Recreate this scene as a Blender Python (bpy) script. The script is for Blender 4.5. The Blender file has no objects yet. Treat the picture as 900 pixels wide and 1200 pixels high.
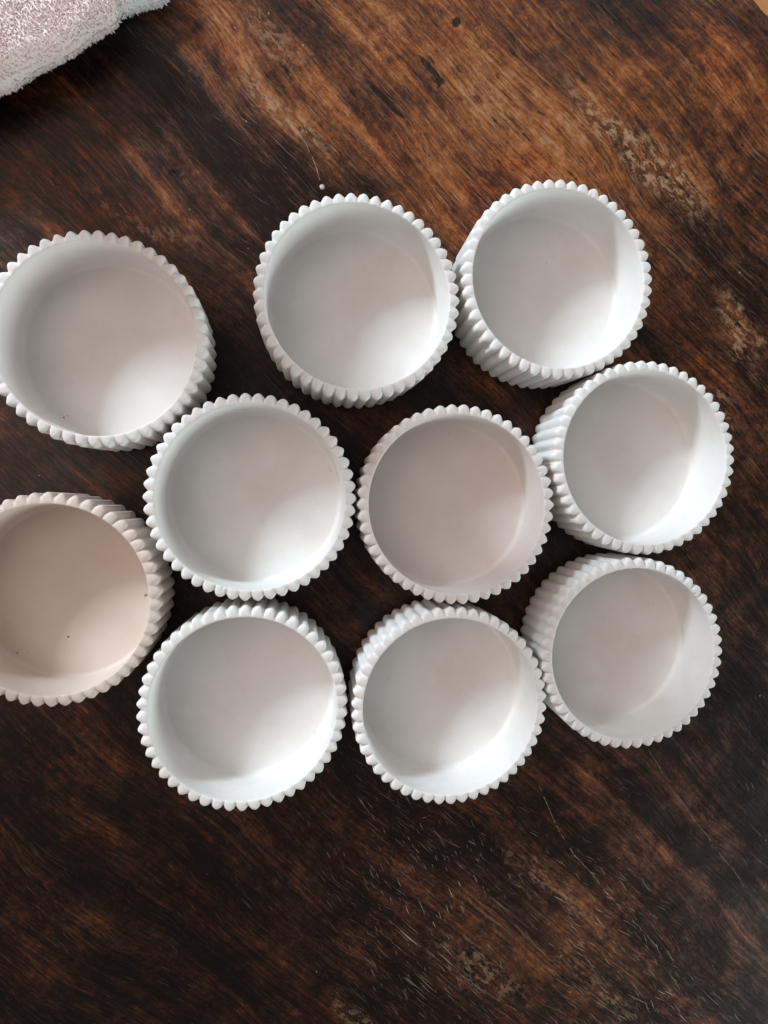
import bpy, bmesh, math, random
from mathutils import Vector, Matrix, noise

C = bpy.context.scene.collection
sc = bpy.context.scene
S = 0.045                      # pot radius, metres

# ------------------------------------------------------------------ camera
cd = bpy.data.cameras.new("camera")
cam = bpy.data.objects.new("camera", cd); C.objects.link(cam)
cd.sensor_fit = 'VERTICAL'; cd.sensor_height = 36.0; cd.lens = 22.186
cd.clip_start = 0.01; cd.clip_end = 50
R = Matrix(((0.9921981, 0.0035263, -0.1246211), (0.0, 0.9995999, 0.0282847), (0.1246710, -0.0280640, 0.9918012)))
cam.matrix_world = Matrix.Translation((0, 0, 0.30782)) @ R.to_4x4()
sc.camera = cam

# ------------------------------------------------------------------ light
w = bpy.data.worlds.new("World"); sc.world = w; w.use_nodes = True
w.node_tree.nodes['Background'].inputs[0].default_value = (0.90, 0.83, 0.80, 1)
w.node_tree.nodes['Background'].inputs[1].default_value = 0.225

def area(name, az, el, dist, sx, sy, power, col, target=(0.05, 0, 0.02)):
    ld = bpy.data.lights.new(name, 'AREA'); ld.shape = 'RECTANGLE'; ld.size = sx; ld.size_y = sy
    ld.energy = power; ld.color = col
    o = bpy.data.objects.new(name, ld); C.objects.link(o)
    a, e = math.radians(az), math.radians(el)
    d = Vector((math.cos(e)*math.cos(a), math.cos(e)*math.sin(a), math.sin(e)))
    o.location = Vector(target) + d*dist
    o.rotation_euler = d.to_track_quat('Z', 'Y').to_euler()
    return o
area("window_light", 138, 24, 1.6, 0.14, 0.20, 23, (0.76, 0.90, 1.0))
area("room_light_left", 165, 50, 1.4, 1.3, 1.0, 6.6, (1.0, 0.76, 0.66))
area("room_light_far", 75, 22, 1.6, 1.2, 0.7, 3.2, (0.90, 0.95, 1.0))

area("room_fill_near", -30, 11, 1.5, 1.2, 0.36, 12.5, (0.84, 0.98, 0.98))  # added soft fill, brightens the upper-left inner walls of the pots
vs = sc.view_settings
vs.view_transform = 'Standard'; vs.look = 'None'; vs.gamma = 1; vs.exposure = 0.14
vs.use_curve_mapping = False

# ------------------------------------------------------------------ node helper
class NT:
    def __init__(self, name):
        self.m = bpy.data.materials.new(name); self.m.use_nodes = True
        self.t = self.m.node_tree; self.n = self.t.nodes; self.bsdf = self.n['Principled BSDF']
    def new(self, typ, **kw):
        n = self.n.new(typ)
        for k, v in kw.items():
            if k.startswith('i_'):
                key = k[2:]
                key = int(key) if key.isdigit() else key.replace('_', ' ')
                self.put(n, key, v)
            else: setattr(n, k, v)
        return n
    def put(self, n, key, v):
        if isinstance(v, bpy.types.NodeSocket): self.t.links.new(v, n.inputs[key])
        else: n.inputs[key].default_value = v
    def math(self, op, a, b=0.0, c=0.0, clamp=False):
        n = self.new('ShaderNodeMath', operation=op, use_clamp=clamp)
        self.put(n, 0, a); self.put(n, 1, b); self.put(n, 2, c)
        return n.outputs[0]
    def vmath(self, op, a, b=(0, 0, 0)):
        n = self.new('ShaderNodeVectorMath', operation=op)
        self.put(n, 0, a)
        if op == 'SCALE': self.put(n, 'Scale', b)
        else: self.put(n, 1, b)
        return n.outputs['Value'] if op in ('LENGTH', 'DISTANCE', 'DOT_PRODUCT') else n.outputs[0]
    def noise(self, vec, scale, detail=4, rough=0.55, dist=0.0, col=False, dims='3D'):
        n = self.new('ShaderNodeTexNoise', noise_dimensions=dims)
        self.put(n, 'Vector', vec); self.put(n, 'Scale', scale); self.put(n, 'Detail', detail)
        self.put(n, 'Roughness', rough); self.put(n, 'Distortion', dist)
        return n.outputs['Color' if col else 'Fac']
    def ramp(self, fac, a, b, lo=0.0, hi=1.0, smooth=True):
        n = self.new('ShaderNodeMapRange', interpolation_type='SMOOTHSTEP' if smooth else 'LINEAR')
        self.put(n, 0, fac); self.put(n, 1, a); self.put(n, 2, b); self.put(n, 3, lo); self.put(n, 4, hi)
        return n.outputs[0]
    def mix(self, fac, a, b, mode='MIX'):
        n = self.new('ShaderNodeMix', data_type='RGBA', blend_type=mode)
        self.put(n, 0, fac)
        self.put(n, 6, a if isinstance(a, bpy.types.NodeSocket) else (*a, 1) if len(a) == 3 else a)
        self.put(n, 7, b if isinstance(b, bpy.types.NodeSocket) else (*b, 1) if len(b) == 3 else b)
        return n.outputs[2]
    def comb(self, x, y, z=0.0):
        n = self.new('ShaderNodeCombineXYZ'); self.put(n, 0, x); self.put(n, 1, y); self.put(n, 2, z)
        return n.outputs[0]
    def sep(self, v):
        n = self.new('ShaderNodeSeparateXYZ'); self.put(n, 0, v); return n.outputs
    def bump(self, h, strength, dist, normal=None):
        n = self.new('ShaderNodeBump'); self.put(n, 'Height', h); n.inputs['Strength'].default_value = strength
        n.inputs['Distance'].default_value = dist
        if normal: self.put(n, 'Normal', normal)
        return n.outputs[0]

# ------------------------------------------------------------------ table wood
def wood_material():
    g = NT('worn_dark_wood')
    P = g.new('ShaderNodeTexCoord').outputs['Object']
    # slow warp so the grain swirls and turns
    w1 = g.noise(P, 5.0, 2, 0.5, col=True)
    w1 = g.vmath('SCALE', g.vmath('SUBTRACT', w1, (0.5, 0.5, 0.5)), 0.052)
    w2 = g.noise(P, 55, 3, 0.6, col=True)
    w2 = g.vmath('SCALE', g.vmath('SUBTRACT', w2, (0.5, 0.5, 0.5)), 0.0022)
    Q = g.vmath('ADD', g.vmath('ADD', P, w1), w2)
    def along(ang, sl, sa, vec=None, off=0.0):
        """coordinates with the grain: u runs along (scale sl), v across (scale sa)"""
        s = g.sep(vec or Q); a = math.radians(ang)
        u = g.math('ADD', g.math('MULTIPLY', s[0], math.cos(a)), g.math('MULTIPLY', s[1], math.sin(a)))
        v = g.math('ADD', g.math('MULTIPLY', s[0], -math.sin(a)), g.math('MULTIPLY', s[1], math.cos(a)))
        return g.comb(g.math('MULTIPLY', u, sl), g.math('MULTIPLY', v, sa), off)
    A = -44
    grain = g.noise(along(A, 5, 130), 1, 8, 0.66)
    grain_f = g.noise(along(A + 2, 16, 640, off=3), 1, 6, 0.72)
    grain_m = g.noise(along(A - 3, 9, 300, off=9), 1, 6, 0.7)
    blot = g.noise(along(A, 4, 30, off=5), 1, 5, 0.62)
    blot2 = g.noise(Q, 26, 6, 0.66)
    speck = g.noise(along(A, 170, 800, off=13), 1, 6, 0.75)
    speck2 = g.noise(Q, 130, 8, 0.78)
    def spot(x, y, rl, ra, ang=A, vec=None):
        s = g.vmath('SUBTRACT', vec or Q2, (x, y, 0)); a = math.radians(ang); c = g.sep(s)
        u = g.math('ADD', g.math('MULTIPLY', c[0], math.cos(a)/rl), g.math('MULTIPLY', c[1], math.sin(a)/rl))
        v = g.math('ADD', g.math('MULTIPLY', c[0], -math.sin(a)/ra), g.math('MULTIPLY', c[1], math.cos(a)/ra))
        d = g.vmath('LENGTH', g.comb(u, v, 0))
        return g.ramp(d, 0.15, 1.0, 1.0, 0.0)
    # a ragged version of the position, for patches of wear and stain
    r1 = g.vmath('SCALE', g.vmath('SUBTRACT', g.noise(P, 16, 5, 0.65, col=True), (0.5, 0.5, 0.5)), 0.05)
    r1 = g.vmath('MULTIPLY', r1, (1, 1, 0))
    Q2 = g.vmath('ADD', P, r1)
    def total(lst):
        t = lst[0]
        for x in lst[1:]: t = g.math('ADD', t, x)
        return g.math('MINIMUM', t, 1.0)
    sc_ = lambda s, k: g.math('MULTIPLY', s, k)
    # where the varnish has gone reddish and pale: a broad diagonal region, top right
    pale = total([sc_(spot(0.09, 0.19, 0.22, 0.10), 1.0), sc_(spot(0.22, 0.20, 0.14, 0.09), 0.75), sc_(spot(-0.02, 0.20, 0.09, 0.04), 0.8),
                  sc_(spot(0.245, 0.04, 0.12, 0.05), 0.35),
                  sc_(spot(0.13, -0.245, 0.13, 0.055, -35), 0.45), sc_(spot(-0.09, 0.12, 0.09, 0.05, -25), 0.33),
                  sc_(spot(-0.14, -0.19, 0.10, 0.07), 0.12), sc_(spot(0.16, -0.17, 0.06, 0.03), 0.28)])
    tone = g.math('ADD', g.math('MULTIPLY', pale, 0.47), g.math('MULTIPLY', g.math('SUBTRACT', blot, 0.5), 1.25))
    tone = g.math('ADD', tone, g.math('MULTIPLY', g.math('SUBTRACT', grain, 0.5), 0.85))
    tone = g.math('ADD', tone, g.math('MULTIPLY', g.math('SUBTRACT', grain_f, 0.5), 1.0))
    tone = g.math('ADD', tone, g.math('MULTIPLY', g.math('SUBTRACT', grain_m, 0.5), 0.75))
    tone = g.math('ADD', tone, g.math('MULTIPLY', g.math('SUBTRACT', blot2, 0.5), 1.15))
    tone = g.math('ADD', tone, g.math('MULTIPLY', g.math('SUBTRACT', speck, 0.5), 0.8))
    tone = g.math('ADD', tone, g.math('MULTIPLY', g.math('SUBTRACT', speck2, 0.5), 1.15))
    crisp = g.noise(along(A, 420, 1000, off=93), 1, 4, 0.8)
    tone = g.math('ADD', tone, g.math('MULTIPLY', g.math('SUBTRACT', g.ramp(crisp, 0.42, 0.58, 0, 1), 0.5), 0.13))
    tone = g.math('MULTIPLY', tone, 0.98)
    cr = g.new('ShaderNodeValToRGB'); g.put(cr, 0, g.math('ADD', tone, 0.135, clamp=True))
    e = cr.color_ramp.elements
    e[0].position = 0.0; e[0].color = (0.009, 0.0045, 0.0036, 1)
    e[1].position = 1.0; e[1].color = (0.36, 0.20, 0.11, 1)
    for p, c in ((0.14, (0.020, 0.0095, 0.0068, 1)), (0.32, (0.050, 0.0195, 0.0115, 1)), (0.50, (0.112, 0.038, 0.016, 1)),
                 (0.66, (0.21, 0.068, 0.019, 1)), (0.82, (0.31, 0.120, 0.040, 1))):
        k = e.new(p); k.color = c
    col = cr.outputs[0]
    # darker tone over the near half and the middle of the board
    near_dark = total([sc_(spot(-0.03, -0.22, 0.22, 0.13, -10), 1.0), sc_(spot(0.03, -0.02, 0.25, 0.10, -30), 0.5), sc_(spot(0.24, -0.12, 0.10, 0.08), 0.6)])
    col = g.mix(g.math('MULTIPLY', near_dark, 0.85), col, g.mix(1.0, col, (0.42, 0.42, 0.46), 'MULTIPLY'))
    # greyer / redder drift
    hue = g.noise(P, 11, 3, 0.6)
    col = g.mix(g.ramp(hue, 0.50, 0.72, 0, 0.55), col, g.mix(1.0, col, (0.95, 1.12, 1.25), 'MULTIPLY'))
    col = g.mix(g.ramp(hue, 0.46, 0.30, 0, 0.7), col, g.mix(1.0, col, (1.30, 0.88, 0.70), 'MULTIPLY'))
    # tan worn-through mottles
    mot = g.noise(along(A, 170, 300, vec=P), 1, 8, 0.74)
    mottle_zone = total([spot(0.150, 0.185, 0.050, 0.012), spot(0.187, 0.160, 0.045, 0.018), sc_(spot(0.225, 0.085, 0.03, 0.010, -60), 0.75),
                         sc_(spot(0.216, 0.045, 0.02, 0.009), 0.7), sc_(spot(0.098, 0.196, 0.028, 0.012), 0.7), sc_(spot(-0.012, 0.186, 0.05, 0.009), 0.9),
                         sc_(spot(-0.012, 0.215, 0.03, 0.010), 0.5), sc_(spot(0.088, -0.245, 0.05, 0.012, -38), 0.42), sc_(spot(0.125, -0.205, 0.05, 0.005, -42), 0.5),
                         sc_(spot(-0.075, 0.128, 0.04, 0.007, -28), 0.55), sc_(spot(0.03, -0.262, 0.03, 0.010), 0.5), sc_(spot(0.155, -0.26, 0.04, 0.012), 0.35)])
    mm = g.math('MULTIPLY', mottle_zone, g.ramp(mot, 0.495, 0.56))
    col = g.mix(g.math('MULTIPLY', mm, 0.78), col, (0.42, 0.275, 0.175))
    # worn ridges of the grain, rubbed pale where the finish has thinned
    rub = g.noise(along(A + 1, 26, 800, off=63), 1, 7, 0.78)
    rubz = g.math('MULTIPLY', g.ramp(rub, 0.545, 0.61), g.math('MULTIPLY', g.ramp(g.noise(along(A, 22, 60, off=71), 1, 5, 0.7), 0.42, 0.66), g.math('ADD', sc_(pale, 0.85), 0.13, clamp=True)))
    col = g.mix(g.math('MULTIPLY', rubz, 0.75), col, (0.46, 0.27, 0.15))
    pores = g.noise(along(A - 1, 45, 1200, off=83), 1, 5, 0.72)
    col = g.mix(g.math('MULTIPLY', g.ramp(pores, 0.57, 0.63), 0.75), col, (0.012, 0.006, 0.005))
    # dark stain specks and dents along the grain
    QS = g.vmath('ADD', P, g.vmath('SCALE', r1, 0.12))
    dk = g.noise(along(A + 2, 70, 260, off=21), 1, 4, 0.6)
    col = g.mix(g.math('MULTIPLY', g.ramp(dk, 0.62, 0.68), 0.85), col, (0.008, 0.004, 0.003))
    dark_marks = total([spot(0.0744, 0.2307, 0.0045, 0.0055, A, QS), spot(0.0617, 0.2072, 0.016, 0.0032, -42, QS), spot(0.0400, 0.190, 0.026, 0.0030, -43, QS),
                        sc_(spot(0.066, 0.200, 0.006, 0.004), 0.9), spot(-0.058, 0.150, 0.004, 0.002, 0, QS), sc_(spot(0.028, 0.215, 0.03, 0.003, -45), 0.6)])
    mk = g.noise(P, 420, 5, 0.7)
    col = g.mix(g.math('MULTIPLY', g.ramp(g.math('ADD', dark_marks, g.math('MULTIPLY', g.math('SUBTRACT', mk, 0.5), 0.9)), 0.5, 0.8), 0.9), col, (0.006, 0.004, 0.004))
    # fine pale scratches: broken thin lines that follow the grain, several directions
    def scratches(ang, sl, sa, lo, hi, off, zone_scale=9, zl=0.45, zh=0.62):
        f = g.noise(along(ang, sl, sa, vec=g.vmath('ADD', P, w2), off=off), 1, 2, 0.5)
        z = g.noise(g.vmath('ADD', P, (off, off, 0)), zone_scale, 4, 0.6)
        return g.math('MULTIPLY', g.ramp(f, lo, hi), g.ramp(z, zl, zh))
    s1 = scratches(A, 45, 1500, 0.63, 0.71, 31)
    s2 = scratches(A - 9, 75, 1250, 0.645, 0.72, 47)
    s3 = scratches(A + 13, 75, 1350, 0.645, 0.72, 58)
    s4 = scratches(-66, 110, 1300, 0.665, 0.74, 77)
    sx = g.math('MAXIMUM', g.math('MAXIMUM', s1, s2), g.math('MAXIMUM', s3, s4))
    zone = total([g.math('ADD', sc_(pale, 0.45), 0.20), spot(0.12, -0.235, 0.17, 0.08, -35), spot(0.12, -0.235, 0.12, 0.05, -35)])
    sx = g.math('MULTIPLY', sx, zone)
    col = g.mix(1.0, col, (1.03, 0.97, 0.88), 'MULTIPLY')
    col = g.mix(g.math('MULTIPLY', sx, 0.75), col, (0.44, 0.32, 0.235))
    # dust and flecks
    vo = g.new('ShaderNodeTexVoronoi', feature='F1'); g.put(vo, 'Vector', g.vmath('ADD', P, w2)); g.put(vo, 'Scale', 190)
    rnd = g.sep(vo.outputs['Color'])
    fleck = g.math('MULTIPLY', g.ramp(g.math('ADD', vo.outputs['Distance'], g.math('MULTIPLY', g.math('SUBTRACT', mk, 0.5), 0.35)), 0.02, 0.11, 1, 0), g.math('GREATER_THAN', rnd[0], 0.955))
    col = g.mix(g.math('MULTIPLY', fleck, 0.55), col, (0.55, 0.45, 0.36))
    g.put(g.bsdf, 'Base Color', col)
    # varnish is glossier where it is still dark
    rg = g.noise(P, 30, 5, 0.65)
    rough = g.math('ADD', g.ramp(tone, 0.0, 0.6, 0.30, 0.52), g.math('MULTIPLY', g.math('SUBTRACT', rg, 0.5), 0.30))
    rough = g.math('ADD', rough, g.math('MULTIPLY', sx, 0.25))
    g.put(g.bsdf, 'Roughness', rough)
    g.put(g.bsdf, 'Specular IOR Level', 0.24)
    h = g.math('ADD', g.math('MULTIPLY', grain_f, 0.5), g.math('MULTIPLY', grain_m, 0.7))
    h = g.math('SUBTRACT', h, g.math('MULTIPLY', sx, 0.8))
    h = g.math('SUBTRACT', h, g.math('MULTIPLY', dark_marks, 1.2))
    h = g.math('ADD', h, g.math('MULTIPLY', mot, 0.3))
    b = g.bump(h, 0.55, 0.0006)
    b = g.bump(g.noise(P, 14, 3, 0.5), 0.25, 0.004, b)
    g.put(g.bsdf, 'Normal', b)
    return g.m

def plaster_material(name, base, seed):
    g = NT(name)
    P = g.vmath('ADD', g.new('ShaderNodeTexCoord').outputs['Object'], (seed*0.37, seed*0.19, 0))
    big = g.noise(P, 38, 3, 0.55); mid = g.noise(P, 210, 3, 0.6); fine = g.noise(P, 1900, 2, 0.6)
    c2 = tuple(x*0.93 for x in base); c2 = (c2[0], c2[1]*0.985, c2[2]*0.965)
    col = g.mix(g.ramp(big, 0.35, 0.68), base, c2)
    col = g.mix(g.ramp(mid, 0.55, 0.75, 0, 0.18), col, (0.66, 0.62, 0.58))
    # rare pinholes and grey specks of the cast plaster
    vo = g.new('ShaderNodeTexVoronoi', feature='F1'); g.put(vo, 'Vector', P); g.put(vo, 'Scale', 230)
    rnd = g.sep(vo.outputs['Color'])
    sel = g.math('GREATER_THAN', rnd[0], 0.962)
    hole = g.math('MULTIPLY', g.ramp(vo.outputs['Distance'], 0.03, 0.10, 1, 0), sel)
    col = g.mix(g.math('MULTIPLY', hole, 0.55), col, (0.33, 0.28, 0.24))
    # faint rubbed smudges
    sm = g.noise(g.vmath('MULTIPLY', P, (1, 2.2, 1)), 60, 5, 0.7)
    col = g.mix(g.ramp(sm, 0.66, 0.80, 0, 0.22), col, (0.50, 0.46, 0.42))
    g.put(g.bsdf, 'Base Color', col)
    g.bsdf.inputs['Roughness'].default_value = 0.78
    g.bsdf.inputs['Specular IOR Level'].default_value = 0.30
    h = g.math('ADD', g.math('MULTIPLY', fine, 0.25), g.math('MULTIPLY', mid, 0.6))
    h = g.math('SUBTRACT', h, g.math('MULTIPLY', hole, 2.0))
    g.put(g.bsdf, 'Normal', g.bump(h, 0.30, 0.00035))
    return g.m

def simple(name, col, rough, nscale=0, c2=None, bumpk=0.0):
    g = NT(name)
    P = g.new('ShaderNodeTexCoord').outputs['Object']
    if nscale:
        n = g.noise(P, nscale, 5, 0.6)
        g.put(g.bsdf, 'Base Color', g.mix(g.ramp(n, 0.3, 0.7), col, c2 or tuple(x*0.8 for x in col)))
        if bumpk: g.put(g.bsdf, 'Normal', g.bump(n, 0.5, bumpk))
    else: g.bsdf.inputs['Base Color'].default_value = (*col, 1)
    g.bsdf.inputs['Roughness'].default_value = rough
    return g.m

def link(name, me, mat, parent=None, loc=(0, 0, 0), smooth=True):
    me.materials.append(mat)
    if smooth: me.polygons.foreach_set('use_smooth', [True]*len(me.polygons))
    o = bpy.data.objects.new(name, me); C.objects.link(o); o.location = loc
    if parent: o.parent = parent
    return o
def mesh(name, verts, faces):
    me = bpy.data.meshes.new(name); me.from_pydata(verts, [], faces); me.update(); return me

# ------------------------------------------------------------------ table and floor
wood = wood_material()
# the far long side runs diagonally past the upper right corner of the view
e0 = Vector((0.2366, 0.2549)); ed = Vector((0.0078, -0.0066)).normalized(); en = Vector((-ed.y, ed.x))*-1
if en.dot(Vector((1, 1))) < 0: en = -en
def table():
    """board with a worn, splintered long edge; top face at z = 0"""
    bm = bmesh.new(); rnd = random.Random(5)
    ln0, ln1, depth, th = -0.37, 0.75, 1.05, 0.035
    xs = []; t = ln0
    while t < ln1:
        fine = abs(t) < 0.05
        xs.append(t); t += 0.0012 if fine else 0.02
    prof = [(-depth, 0.0), (-0.02, 0.0), (-0.0065, 0.0), (-0.003, -0.0004), (-0.0012, -0.0014), (0.0, -0.004), (0.0, -th*0.6), (-0.001, -th), (-depth, -th)]
    rows = []
    for t in xs:
        r = []
        j = 0.0022*noise.noise(Vector((t*160, 2, 0))) + 0.0012*noise.noise(Vector((t*600, 7, 0)))
        for i, (n, z) in enumerate(prof):
            k = 0 if i in (0, 1, 8) else 1
            nn = n + j*k*(1.0 if i > 2 else 0.6)
            zz = z - (0.0006*max(0, noise.noise(Vector((t*400, 5, i)))) if i in (3, 4) else 0)
            p = e0 + ed*t + en*nn
            r.append(bm.verts.new((p.x, p.y, zz)))
        rows.append(r)
    for a, b in zip(rows, rows[1:]):
        for i in range(len(prof)):
            k = (i+1) % len(prof)
            bm.faces.new((a[i], b[i], b[k], a[k]))
    bm.faces.new(rows[0]); bm.faces.new(rows[-1][::-1])
    bmesh.ops.recalc_face_normals(bm, faces=bm.faces)
    me = bpy.data.meshes.new('tabletop'); bm.to_mesh(me); bm.free()
    return me
tb = bpy.data.objects.new('wooden_table', None); C.objects.link(tb); tb.location = (0, 0, 0)
tb['label'] = 'dark worn brown wooden table that the white pots and the towel stand on'
tb['category'] = 'table'
link('tabletop', table(), wood, tb, smooth=False)
legmat = simple('dark_leg_wood', (0.03, 0.015, 0.01), 0.5, 30)
for t, n in ((-0.29, -0.08), (0.65, -0.08), (-0.29, -0.97), (0.65, -0.97)):
    bm = bmesh.new(); bmesh.ops.create_cube(bm, size=1)
    for v in bm.verts:
        k = 0.06 if v.co.z > 0 else 0.045
        v.co = Vector((v.co.x*k, v.co.y*k, -0.385 + v.co.z*0.70))
    bmesh.ops.bevel(bm, geom=bm.edges[:], offset=0.003, segments=2, affect='EDGES')
    me = bpy.data.meshes.new('leg'); bm.to_mesh(me); bm.free()
    p = e0 + ed*t + en*n
    link('leg', me, legmat, tb, (p.x, p.y, 0), smooth=False)
floor_m = simple('orange_floor', (0.72, 0.33, 0.13), 0.55, 12, (0.60, 0.25, 0.09), 0.001)
fl = mesh('floor', [(-3, -3, -0.735), (3, -3, -0.735), (3, 3, -0.735), (-3, 3, -0.735)], [(0, 1, 2, 3)])
fo = link('floor', fl, floor_m, smooth=False); fo['kind'] = 'structure'

# unseen post and low panel past the table's end, added to shade the pots
blocker_m = simple('brown_paint', (0.20, 0.11, 0.07), 0.5)
wd_ = Vector((math.cos(math.radians(138)), math.sin(math.radians(138)))); wc_ = Vector((wd_.y, -wd_.x))
def slab(name, c0, c1, z0, z1, dist=0.372, th=0.045):
    bm = bmesh.new(); bmesh.ops.create_cube(bm, size=1)
    for v in bm.verts: v.co = Vector((v.co.x*th, v.co.y*abs(c1-c0), v.co.z*(z1-z0)))
    bmesh.ops.bevel(bm, geom=bm.edges[:], offset=0.003, segments=2, affect='EDGES')
    me = bpy.data.meshes.new(name); bm.to_mesh(me); bm.free()
    p = wd_*dist + wc_*((c0+c1)/2)
    o = link(name, me, blocker_m, loc=(p.x, p.y, (z0+z1)/2), smooth=False)
    o.rotation_euler = (0, 0, math.radians(138)); o['kind'] = 'structure'
slab('shadow_post', 0.014, 0.050, -0.735, 1.4)
slab('shadow_panel', -0.50, -0.100, -0.735, 0.30)

# ------------------------------------------------------------------ pots
NF = 50                                     # flutes round each pot
HH, RI = 0.7474*S, 0.886*S
DEP = 0.044*S
ANG = 12*NF
def flute(th):                                         # 1 on a ridge, 0 in a groove
    x = (NF*th/2) % math.pi; x = min(x, math.pi-x)/(math.pi/2)     # 0 on the ridge, 1 in the groove
    tri = 1-math.sqrt(x*x+0.012)+0.11*x
    return 0.72*math.cos(x*math.pi/2) + 0.28*tri
def pot_meshes(rnd):
    sd = Vector((rnd.uniform(-50, 50), rnd.uniform(-50, 50), 0))
    ph = rnd.uniform(0, 6.28)
    chips = [(rnd.uniform(0, 2*math.pi), rnd.uniform(0.012, 0.03), rnd.uniform(0.35, 1.0)*0.022*S) for _ in range(9)]
    amp = [rnd.uniform(0.78, 1.12) for _ in range(NF)]
    dipk = [rnd.uniform(0.7, 1.25) for _ in range(NF)]
    # outer profile (radius factor, z, flute strength); z measured from the table
    outer = [(0.60, 0.0004*0, 0.0), (0.90, 0.0, 0.15), (0.962, 0.0, 0.6), (0.981, 0.012*S, 0.9), (0.986, 0.05*S, 1.0), (0.990, 0.25*S, 1.0), (0.994, 0.48*S, 1.0),
             (0.998, HH-0.085*S, 1.0), (0.999, HH-0.050*S, 1.0), (0.995, HH-0.030*S, 0.98), (0.984, HH-0.014*S, 0.92), (0.966, HH-0.005*S, 0.80),
             (0.945, HH-0.0012*S, 0.66), (0.920, HH, 0.5), (0.900, HH, 0.42), (0.8925, HH-0.003*S, 0.36), (0.8870, HH-0.010*S, 0.25), (0.886, HH-0.030*S, 0.10), (0.886, HH-0.075*S, 0.0)]
    V = []
    nr = len(outer)
    for a in range(ANG):
        th = 2*math.pi*a/ANG
        c, s = math.cos(th), math.sin(th)
        fi = int(((th*NF/(2*math.pi)) + 0.5) % NF)
        f = flute(th)
        f = 1-(1-f)**1.0
        # soften the very bottom of the groove
        g_ = 1-math.sqrt(f*f*0.985 + 0.004)
        g_ = max(0.0, g_)*amp[fi] if f > 0.35 else max(0.0, g_)
        wob = 1 + 0.0035*math.sin(2*th+ph) + 0.002*math.sin(3*th+2*ph)
        for i, (r, z, k) in enumerate(outer):
            rr = r*S*wob
            if i <= 10: rr -= DEP*g_*k
            else: rr -= DEP*g_*k*max(0, (r-0.90)/0.09)*0.9
            zz = z
            if i >= 7:                                     # the top of the rim is grooved as well
                t = max(0.0, min(1.0, (r-0.886)/0.09))
                dip = (0.007 + 0.026*t)*S*(g_**1.5)*dipk[fi]
                if i >= 16: dip *= {16: 0.75, 17: 0.35, 18: 0.0}[i]
                zz -= dip
                n1 = noise.noise(Vector((c*40, s*40, r*60)) + sd)
                n2 = noise.noise(Vector((c*130, s*130, r*150)) + sd)
                if 8 <= i <= 16:
                    zz += 0.0022*S*n1 + 0.0014*S*n2
                    rr += 0.0020*S*n2
                    for ca, cw, cz in chips:
                        d = abs((th-ca+math.pi) % (2*math.pi)-math.pi)
                        if d < cw:
                            q = (1-(d/cw)**2)
                            rp = math.exp(-((r-(0.90 if cz > 0.012*S else 0.985))/0.03)**2)
                            zz -= 0.45*cz*q*rp
            V.append((rr*c, rr*s, zz))
    F = []
    for a in range(ANG):
        b = (a+1) % ANG
        for i in range(nr-1):
            F.append((a*nr+i, b*nr+i, b*nr+i+1, a*nr+i+1))
    F.append(tuple(a*nr for a in range(ANG))[::-1])
    wall = mesh('fluted_wall', V, F)
    # inner wall with its rounded foot
    zf = 0.15*S; fr = 0.045*S
    prof = [(RI, HH-0.075*S), (RI-0.001*S, HH*0.7), (RI-0.004*S, HH*0.45), (RI-0.007*S, zf+fr)]
    for k in range(1, 8):
        q = math.pi/2*k/7
        prof.append((RI-0.007*S-fr*(1-math.cos(q)), zf+fr*(1-math.sin(q))))
    prof.append((RI-0.12*S, zf))
    n2 = 200; V = []
    for a in range(n2):
        th = 2*math.pi*a/n2; wob = 1 + 0.0035*math.sin(2*th+ph) + 0.002*math.sin(3*th+2*ph)
        for i, (r, z) in enumerate(prof):
            rr = r*wob + (0.0012*S*noise.noise(Vector((math.cos(th)*6, math.sin(th)*6, z*150))+sd) if 0 < i < 11 else 0)
            V.append((rr*math.cos(th), rr*math.sin(th), z))
    m_ = len(prof)
    F = [(a*m_+i, ((a+1) % n2)*m_+i, ((a+1) % n2)*m_+i+1, a*m_+i+1) for a in range(n2) for i in range(m_-1)]
    inner = mesh('inner_wall', V, F)
    rs = [RI-0.12*S, RI*0.75, RI*0.6, RI*0.45, RI*0.3, RI*0.15]
    V = []
    for i, r in enumerate(rs):
        for a in range(n2):
            th = 2*math.pi*a/n2; wob = (1 + 0.0035*math.sin(2*th+ph) + 0.002*math.sin(3*th+2*ph)) if i == 0 else 1
            x, y = r*wob*math.cos(th), r*wob*math.sin(th)
            V.append((x, y, zf + (0.003*S*noise.noise(Vector((x*90, y*90, 0))+sd) if i else 0)))
    V.append((0, 0, zf))
    F = [(i*n2+a, i*n2+(a+1) % n2, (i+1)*n2+(a+1) % n2, (i+1)*n2+a) for i in range(len(rs)-1) for a in range(n2)]
    F += [((len(rs)-1)*n2+a, (len(rs)-1)*n2+(a+1) % n2, len(V)-1) for a in range(n2)]
    return wall, inner, mesh('inside_floor', V, F)

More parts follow.
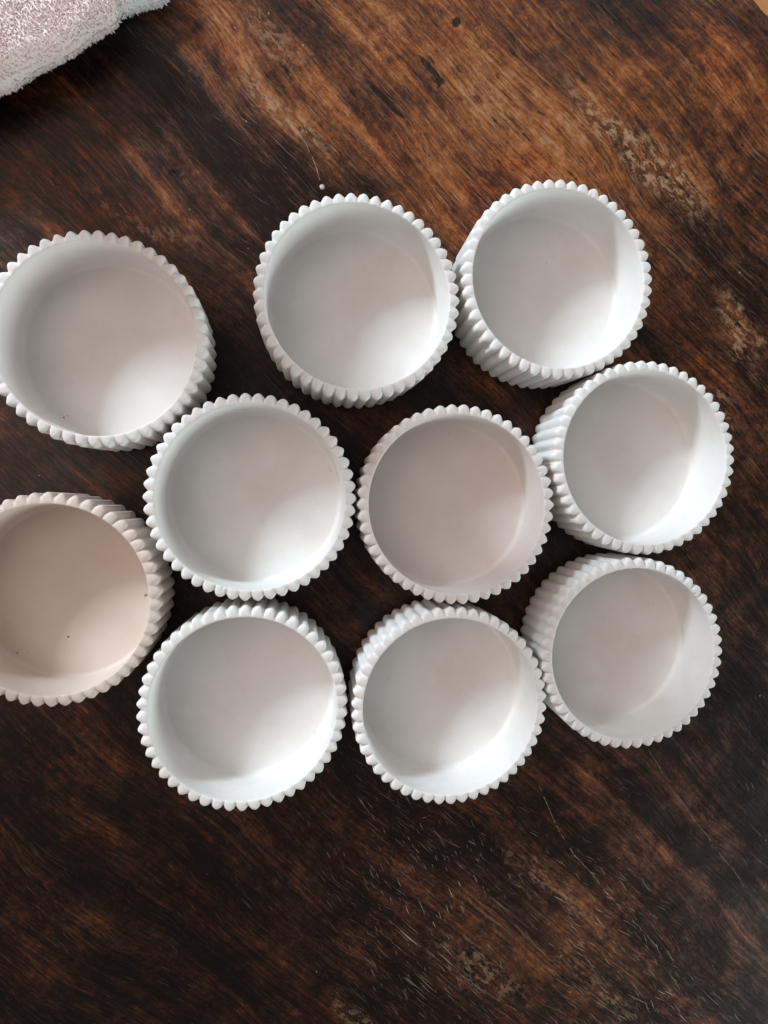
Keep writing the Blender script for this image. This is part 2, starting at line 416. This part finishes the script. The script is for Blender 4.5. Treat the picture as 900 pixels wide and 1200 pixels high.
WHITE = (0.80, 0.795, 0.78); SHADE_TINT = (0.765, 0.725, 0.705)  # plain plaster, then plaster with the central pot's warm shade tinted in
pots = [  # x, y (in pot radii), plaster colour (three carry a warm shade tint), label
 (-1.891, 1.421, (0.80, 0.775, 0.755), 'white fluted pot under the towel at the upper left, cut by the picture edge'),  # white plaster, slightly tinted for the warm shade here
 (0.518, 1.896, WHITE, 'white fluted pot in the top row, below the pale droplet scratch on the wood'),
 (2.535, 2.148, WHITE, 'white fluted pot at the top right, the one nearest the tan worn wood'),
 (-0.502, -0.034, WHITE, 'white fluted pot left of the middle, touching the shade-tinted central pot'),
 (1.506, -0.105, SHADE_TINT, 'shade-tinted white fluted pot in the centre, ringed by the other pots'),
 (3.475, 0.372, WHITE, 'white fluted pot at the right between the top right pot and the lower right one'),
 (-2.333, -0.976, (0.69, 0.60, 0.54), 'shade-tinted white fluted pot with brown specks inside, cut off by the left picture edge'),  # warm shade put into the plaster colour
 (-0.587, -2.059, WHITE, 'white fluted pot in the bottom row beside the brown-specked shade-tinted pot'),
 (1.442, -2.117, WHITE, 'white fluted pot in the middle of the bottom row, directly below the central pot'),
 (3.370, -1.649, WHITE, 'white fluted pot at the lower right end of the bottom row'),
]
pot_root = {}
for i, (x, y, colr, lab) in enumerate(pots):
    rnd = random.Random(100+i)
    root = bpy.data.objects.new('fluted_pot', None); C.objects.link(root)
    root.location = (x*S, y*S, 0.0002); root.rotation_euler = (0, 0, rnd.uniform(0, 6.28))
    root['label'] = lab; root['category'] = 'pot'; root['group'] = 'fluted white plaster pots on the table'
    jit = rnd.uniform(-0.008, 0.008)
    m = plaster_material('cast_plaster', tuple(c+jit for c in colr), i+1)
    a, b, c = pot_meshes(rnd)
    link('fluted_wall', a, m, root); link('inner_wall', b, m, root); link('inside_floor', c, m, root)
    pot_root[i] = root

# brown specks lying in the shade-tinted left pot (parts of it: they are cast into the plaster)
speck_m = simple('brown_speck', (0.26, 0.17, 0.11), 0.8)
def speck(root, wx, wy, z, r, ang, stretch):
    bm = bmesh.new(); bmesh.ops.create_icosphere(bm, subdivisions=2, radius=r)
    for v in bm.verts:
        v.co *= 1 + 0.35*noise.noise(v.co*900)
        v.co.x *= stretch; v.co.z *= 0.25
    bmesh.ops.rotate(bm, verts=bm.verts, matrix=Matrix.Rotation(ang, 3, 'Z'))
    me = bpy.data.meshes.new('speck'); bm.to_mesh(me); bm.free()
    loc = Matrix.Rotation(-root.rotation_euler.z, 3, 'Z') @ (Vector((wx, wy, z))-Vector(root.location))
    o = link('brown_speck', me, speck_m, root, loc); o.rotation_euler = (0, 0, -root.rotation_euler.z)
G = pot_root[6]; zf = 0.15*S+0.0002
speck(G, -0.1069, -0.0649, zf, 0.00062, 0.3, 1.0)
speck(G, -0.1287, -0.0715, zf, 0.00040, 1.3, 1.2)
speck(G, -0.0712, -0.0455, zf+0.007, 0.00055, 0.1, 1.5)
speck(G, -0.1310, -0.0580, zf, 0.00030, 1.3, 1.2)
E_ = pot_root[0]
speck(E_, -0.1075, 0.0345, zf, 0.00035, 0.2, 1.4)
speck(E_, -0.1060, 0.0352, zf, 0.00025, 0.9, 1.2)

# ------------------------------------------------------------------ small pale drop on the wood
bm = bmesh.new(); bmesh.ops.create_icosphere(bm, subdivisions=3, radius=0.00125)
for v in bm.verts:
    v.co.z *= 0.45; v.co *= 1 + 0.15*noise.noise(v.co*700)
me = bpy.data.meshes.new('dried_drop'); bm.to_mesh(me); bm.free()
dr = link('dried_drop', me, simple('dried_wax', (0.52, 0.46, 0.42), 0.45), loc=(0.0088, 0.1470, 0.0001))
dr['label'] = 'tiny pale dried drop on the wood at the end of a whitish scratch'; dr['category'] = 'drop'

# long pale scratches as thin raised fibres / gouges torn out of the table's surface
scr_m = simple('bare_scratch', (0.36, 0.30, 0.26), 0.7, 400, (0.10, 0.06, 0.04))
def scratch(pts, wd, seed):
    rnd = random.Random(seed); V = []; F = []
    P_ = []
    for (x0, y0), (x1, y1) in zip(pts, pts[1:]):
        n = max(2, int(math.hypot(x1-x0, y1-y0)/0.0009))
        P_ += [(x0+(x1-x0)*k/n, y0+(y1-y0)*k/n) for k in range(n)]
    P_.append(pts[-1]); q = 0
    for _ in range(60):                      # ease the corners of the polyline
        P_ = [P_[0]] + [tuple((a[k]+2*b[k]+c[k])/4 for k in (0, 1)) for a, b, c in zip(P_, P_[1:], P_[2:])] + [P_[-1]]
    P_ = [(x+0.0007*noise.noise(Vector((x*90, y*90, seed))), y+0.0007*noise.noise(Vector((x*90, y*90, seed+5)))) for x, y in P_]
    for i, (x, y) in enumerate(P_):
        a = P_[max(0, i-1)]; b = P_[min(len(P_)-1, i+1)]
        d = Vector((b[0]-a[0], b[1]-a[1])).normalized(); n = Vector((-d.y, d.x))
        q = 0.0004*noise.noise(Vector((i*0.15, seed, 0)))
        ww = wd*(0.25+0.9*abs(noise.noise(Vector((i*0.33, seed, 4)))))*min(1, i/6+0.1, (len(P_)-i)/6+0.1)
        for s, z in ((-1, 0.00003), (0, 0.00009), (1, 0.00003)):
            V.append((x+n.x*(s*ww+q), y+n.y*(s*ww+q), z))
    for i in range(len(P_)-1):
        if noise.noise(Vector((i*0.21, seed*3.1, 9))) < -0.22: continue
        for k in range(2): F.append((i*3+k, i*3+k+1, i*3+k+4, i*3+k+3))
    return mesh('scratch', V, F)
for k, (pts, wd) in enumerate([
    ([(-0.022, 0.1945), (-0.0075, 0.1790), (0.0035, 0.1640), (0.0085, 0.1485)], 0.00042),
    ([(-0.026, 0.1935), (-0.012, 0.1790), (-0.002, 0.1685)], 0.00022),
    ([(0.1640, -0.1130), (0.1790, -0.1345), (0.1980, -0.1640), (0.2270, -0.2010), (0.2370, -0.2130)], 0.00026),
    ([(0.1180, -0.1480), (0.1330, -0.1800), (0.1540, -0.2060), (0.1650, -0.2190)], 0.00030),
    ([(0.0560, 0.1790), (0.0605, 0.1700), (0.0600, 0.1650)], 0.00016),
    ([(0.0750, -0.2420), (0.0900, -0.2550), (0.1120, -0.2700)], 0.00022),
    ([(0.1680, -0.2160), (0.1760, -0.2300), (0.1800, -0.2400)], 0.00018),
    ([(-0.0100, 0.1560), (-0.0065, 0.1535)], 0.00025),
    ([(0.0550, -0.1640), (0.0640, -0.1610)], 0.00016)]):
    link('scratch', scratch(pts, wd, 11+k*7), scr_m, tb, smooth=False)

# ------------------------------------------------------------------ towel
def towel_mat(name, a, b):
    g = NT(name)
    P = g.new('ShaderNodeTexCoord').outputs['Object']
    n = g.noise(P, 500, 3, 0.6); n2 = g.noise(P, 60, 3, 0.5)
    c = g.mix(g.ramp(n, 0.35, 0.65), a, b)
    c = g.mix(g.ramp(n2, 0.4, 0.7, 0, 0.3), c, tuple(x*0.88 for x in a))
    g.put(g.bsdf, 'Base Color', c); g.bsdf.inputs['Roughness'].default_value = 0.95
    g.bsdf.inputs['Sheen Weight'].default_value = 0.25; g.bsdf.inputs['Specular IOR Level'].default_value = 0.1
    g.put(g.bsdf, 'Normal', g.bump(n, 0.6, 0.0008))
    return g.m
tw_pink = towel_mat('pinkish_terry', (0.93, 0.84, 0.82), (0.90, 0.79, 0.765))
tw_white = towel_mat('white_terry', (0.93, 0.93, 0.93), (0.86, 0.86, 0.87))
tw = bpy.data.objects.new('towel', None); C.objects.link(tw); tw.location = (-0.10, 0.20, 0)
tw['label'] = 'fluffy pale pinkish white terry towel, folded, at the upper left corner of the table'; tw['category'] = 'towel'
tl = Vector((0.05, 0.0327)).normalized(); tn = Vector((tl.y, -tl.x))      # along the visible edge / outward towards the pots
def fold(name, corner, length, width, z0, z1, rad, mat, seed, cr=0.012, turn=0.0, dens=1.0):
    """a rounded slab of towel: corner = its visible lower right corner"""
    L = Matrix.Rotation(turn, 2) @ tl; N_ = Matrix.Rotation(turn, 2) @ tn
    nu, nv = 150, 110
    us = [length*(k/nu)**1.6 for k in range(nu+1)]; vsn = [width*(k/nv)**1.6 for k in range(nv+1)]
    mid, hh = (z0+z1)/2, (z1-z0)/2
    def pt(u, v, side):
        # distance to the two visible edges, with a rounded corner
        d = min(u, v)
        if u < cr and v < cr: d = cr-math.hypot(cr-u, cr-v)
        d2 = max(0.0, min(d, length-u, width-v))
        uu, vv = u, v
        if u < cr and v < cr and d < 0:      # pull the square corner in to the round one
            k = cr/math.hypot(cr-u, cr-v); uu = cr-(cr-u)*k; vv = cr-(cr-v)*k; d2 = 0
        h = math.sqrt(max(0, 1-(1-min(d2/rad, 1))**2))
        p = Vector(corner) - L*uu - N_*vv
        wv = 0.0022*noise.noise(Vector((p.x*38, p.y*38, seed))) + 0.0010*noise.noise(Vector((p.x*140, p.y*140, seed+4)))
        edge = 1-min(d2/rad, 1)
        p = p + N_*(0.0030*noise.noise(Vector((u*45, v*45, seed+8))))*edge
        z = mid + side*hh*h + (wv*h if side > 0 else 0)
        return Vector((p.x, p.y, max(z, 0.0008)))
    V = [pt(u, v, 1) for u in us for v in vsn] + [pt(u, v, -1) for u in us for v in vsn]
    k = nv+1; o = (nu+1)*k; F = []
    for i in range(nu):
        for j in range(nv):
            a, b, c_, d = i*k+j, i*k+j+1, (i+1)*k+j+1, (i+1)*k+j
            F.append((a, b, c_, d)); F.append((o+a, o+d, o+c_, o+b))
    # close the four sides
    off = Vector((-0.10, 0.20, 0))
    me = mesh(name, [v-off for v in V], F)
    bm = bmesh.new(); bm.from_mesh(me); bmesh.ops.remove_doubles(bm, verts=bm.verts, dist=1e-6)
    bmesh.ops.recalc_face_normals(bm, faces=bm.faces); bm.to_mesh(me); bm.free()
    body = link(name, me, mat, tw)
    # terry pile: short curled loops standing in rows on the part near the view
    rnd = random.Random(seed); V = []; F = []
    step = 0.00105/dens
    u = 0.0
    vis_u, vis_v = min(length, 0.12), min(width, 0.075)
    while u < vis_u:
        v = 0.0
        while v < vis_v:
            for side in ((1, -1) if min(u, v) < rad*0.8 else (1,)):
                uu = u + rnd.uniform(-.35, .35)*step; vv = v + rnd.uniform(-.35, .35)*step
                uu = max(0, uu); vv = max(0, vv)
                p = pt(uu, vv, side)
                e = 0.0004
                a = pt(uu+e, vv, side)-p; b = pt(uu, vv+e, side)-p
                nn = a.cross(b)
                if nn.length < 1e-12: nn = Vector((N_.x, N_.y, 0))
                nn.normalize()
                if nn.z*side < 0: nn = -nn
                if min(uu, vv) < rad*0.35:
                    nn = (nn + Vector((N_.x, N_.y, 0))*(0.9 if vv < uu else 0.1) + Vector((L.x, L.y, 0))*(0.9 if uu < vv else 0.1)).normalized()
                kk = 0.7+0.75*max(0, 0.5+noise.noise(Vector((uu*420, vv*900, seed))))
                for q in range(3):
                    dr_ = (nn + Vector((rnd.uniform(-1, 1), rnd.uniform(-1, 1), rnd.uniform(-.6, .6)))*0.62).normalized()
                    ln = rnd.uniform(0.0006, 0.0012)*kk; wd = rnd.uniform(0.00024, 0.00040)
                    sd_ = dr_.cross(Vector((rnd.uniform(-1, 1), rnd.uniform(-1, 1), rnd.uniform(-1, 1)))).normalized()*wd
                    bend = Vector((rnd.uniform(-1, 1), rnd.uniform(-1, 1), rnd.uniform(-1, 0.4)))*ln*0.35
                    base = p - nn*0.0002; m1 = base + dr_*ln*0.6; tp = base + dr_*ln + bend
                    n0 = len(V)
                    V += [x-off for x in (base-sd_, base+sd_, m1+sd_*1.3, m1-sd_*1.3, tp)]
                    F += [(n0, n0+1, n0+2, n0+3), (n0+3, n0+2, n0+4)]
            v += step
        u += step
    pm = mesh('terry_pile', V, F)
    po = link('terry_pile', pm, mat, body); po['kind'] = 'stuff'
    return body
fold('upper_fold', (-0.0765, 0.2055), 0.20, 0.16, 0.0095, 0.0225, 0.0070, tw_pink, 3, cr=0.008, turn=0.0)
fold('lower_fold', (-0.0575, 0.2225), 0.22, 0.10, 0.0006, 0.0120, 0.0060, tw_white, 8, cr=0.010, turn=-0.28)
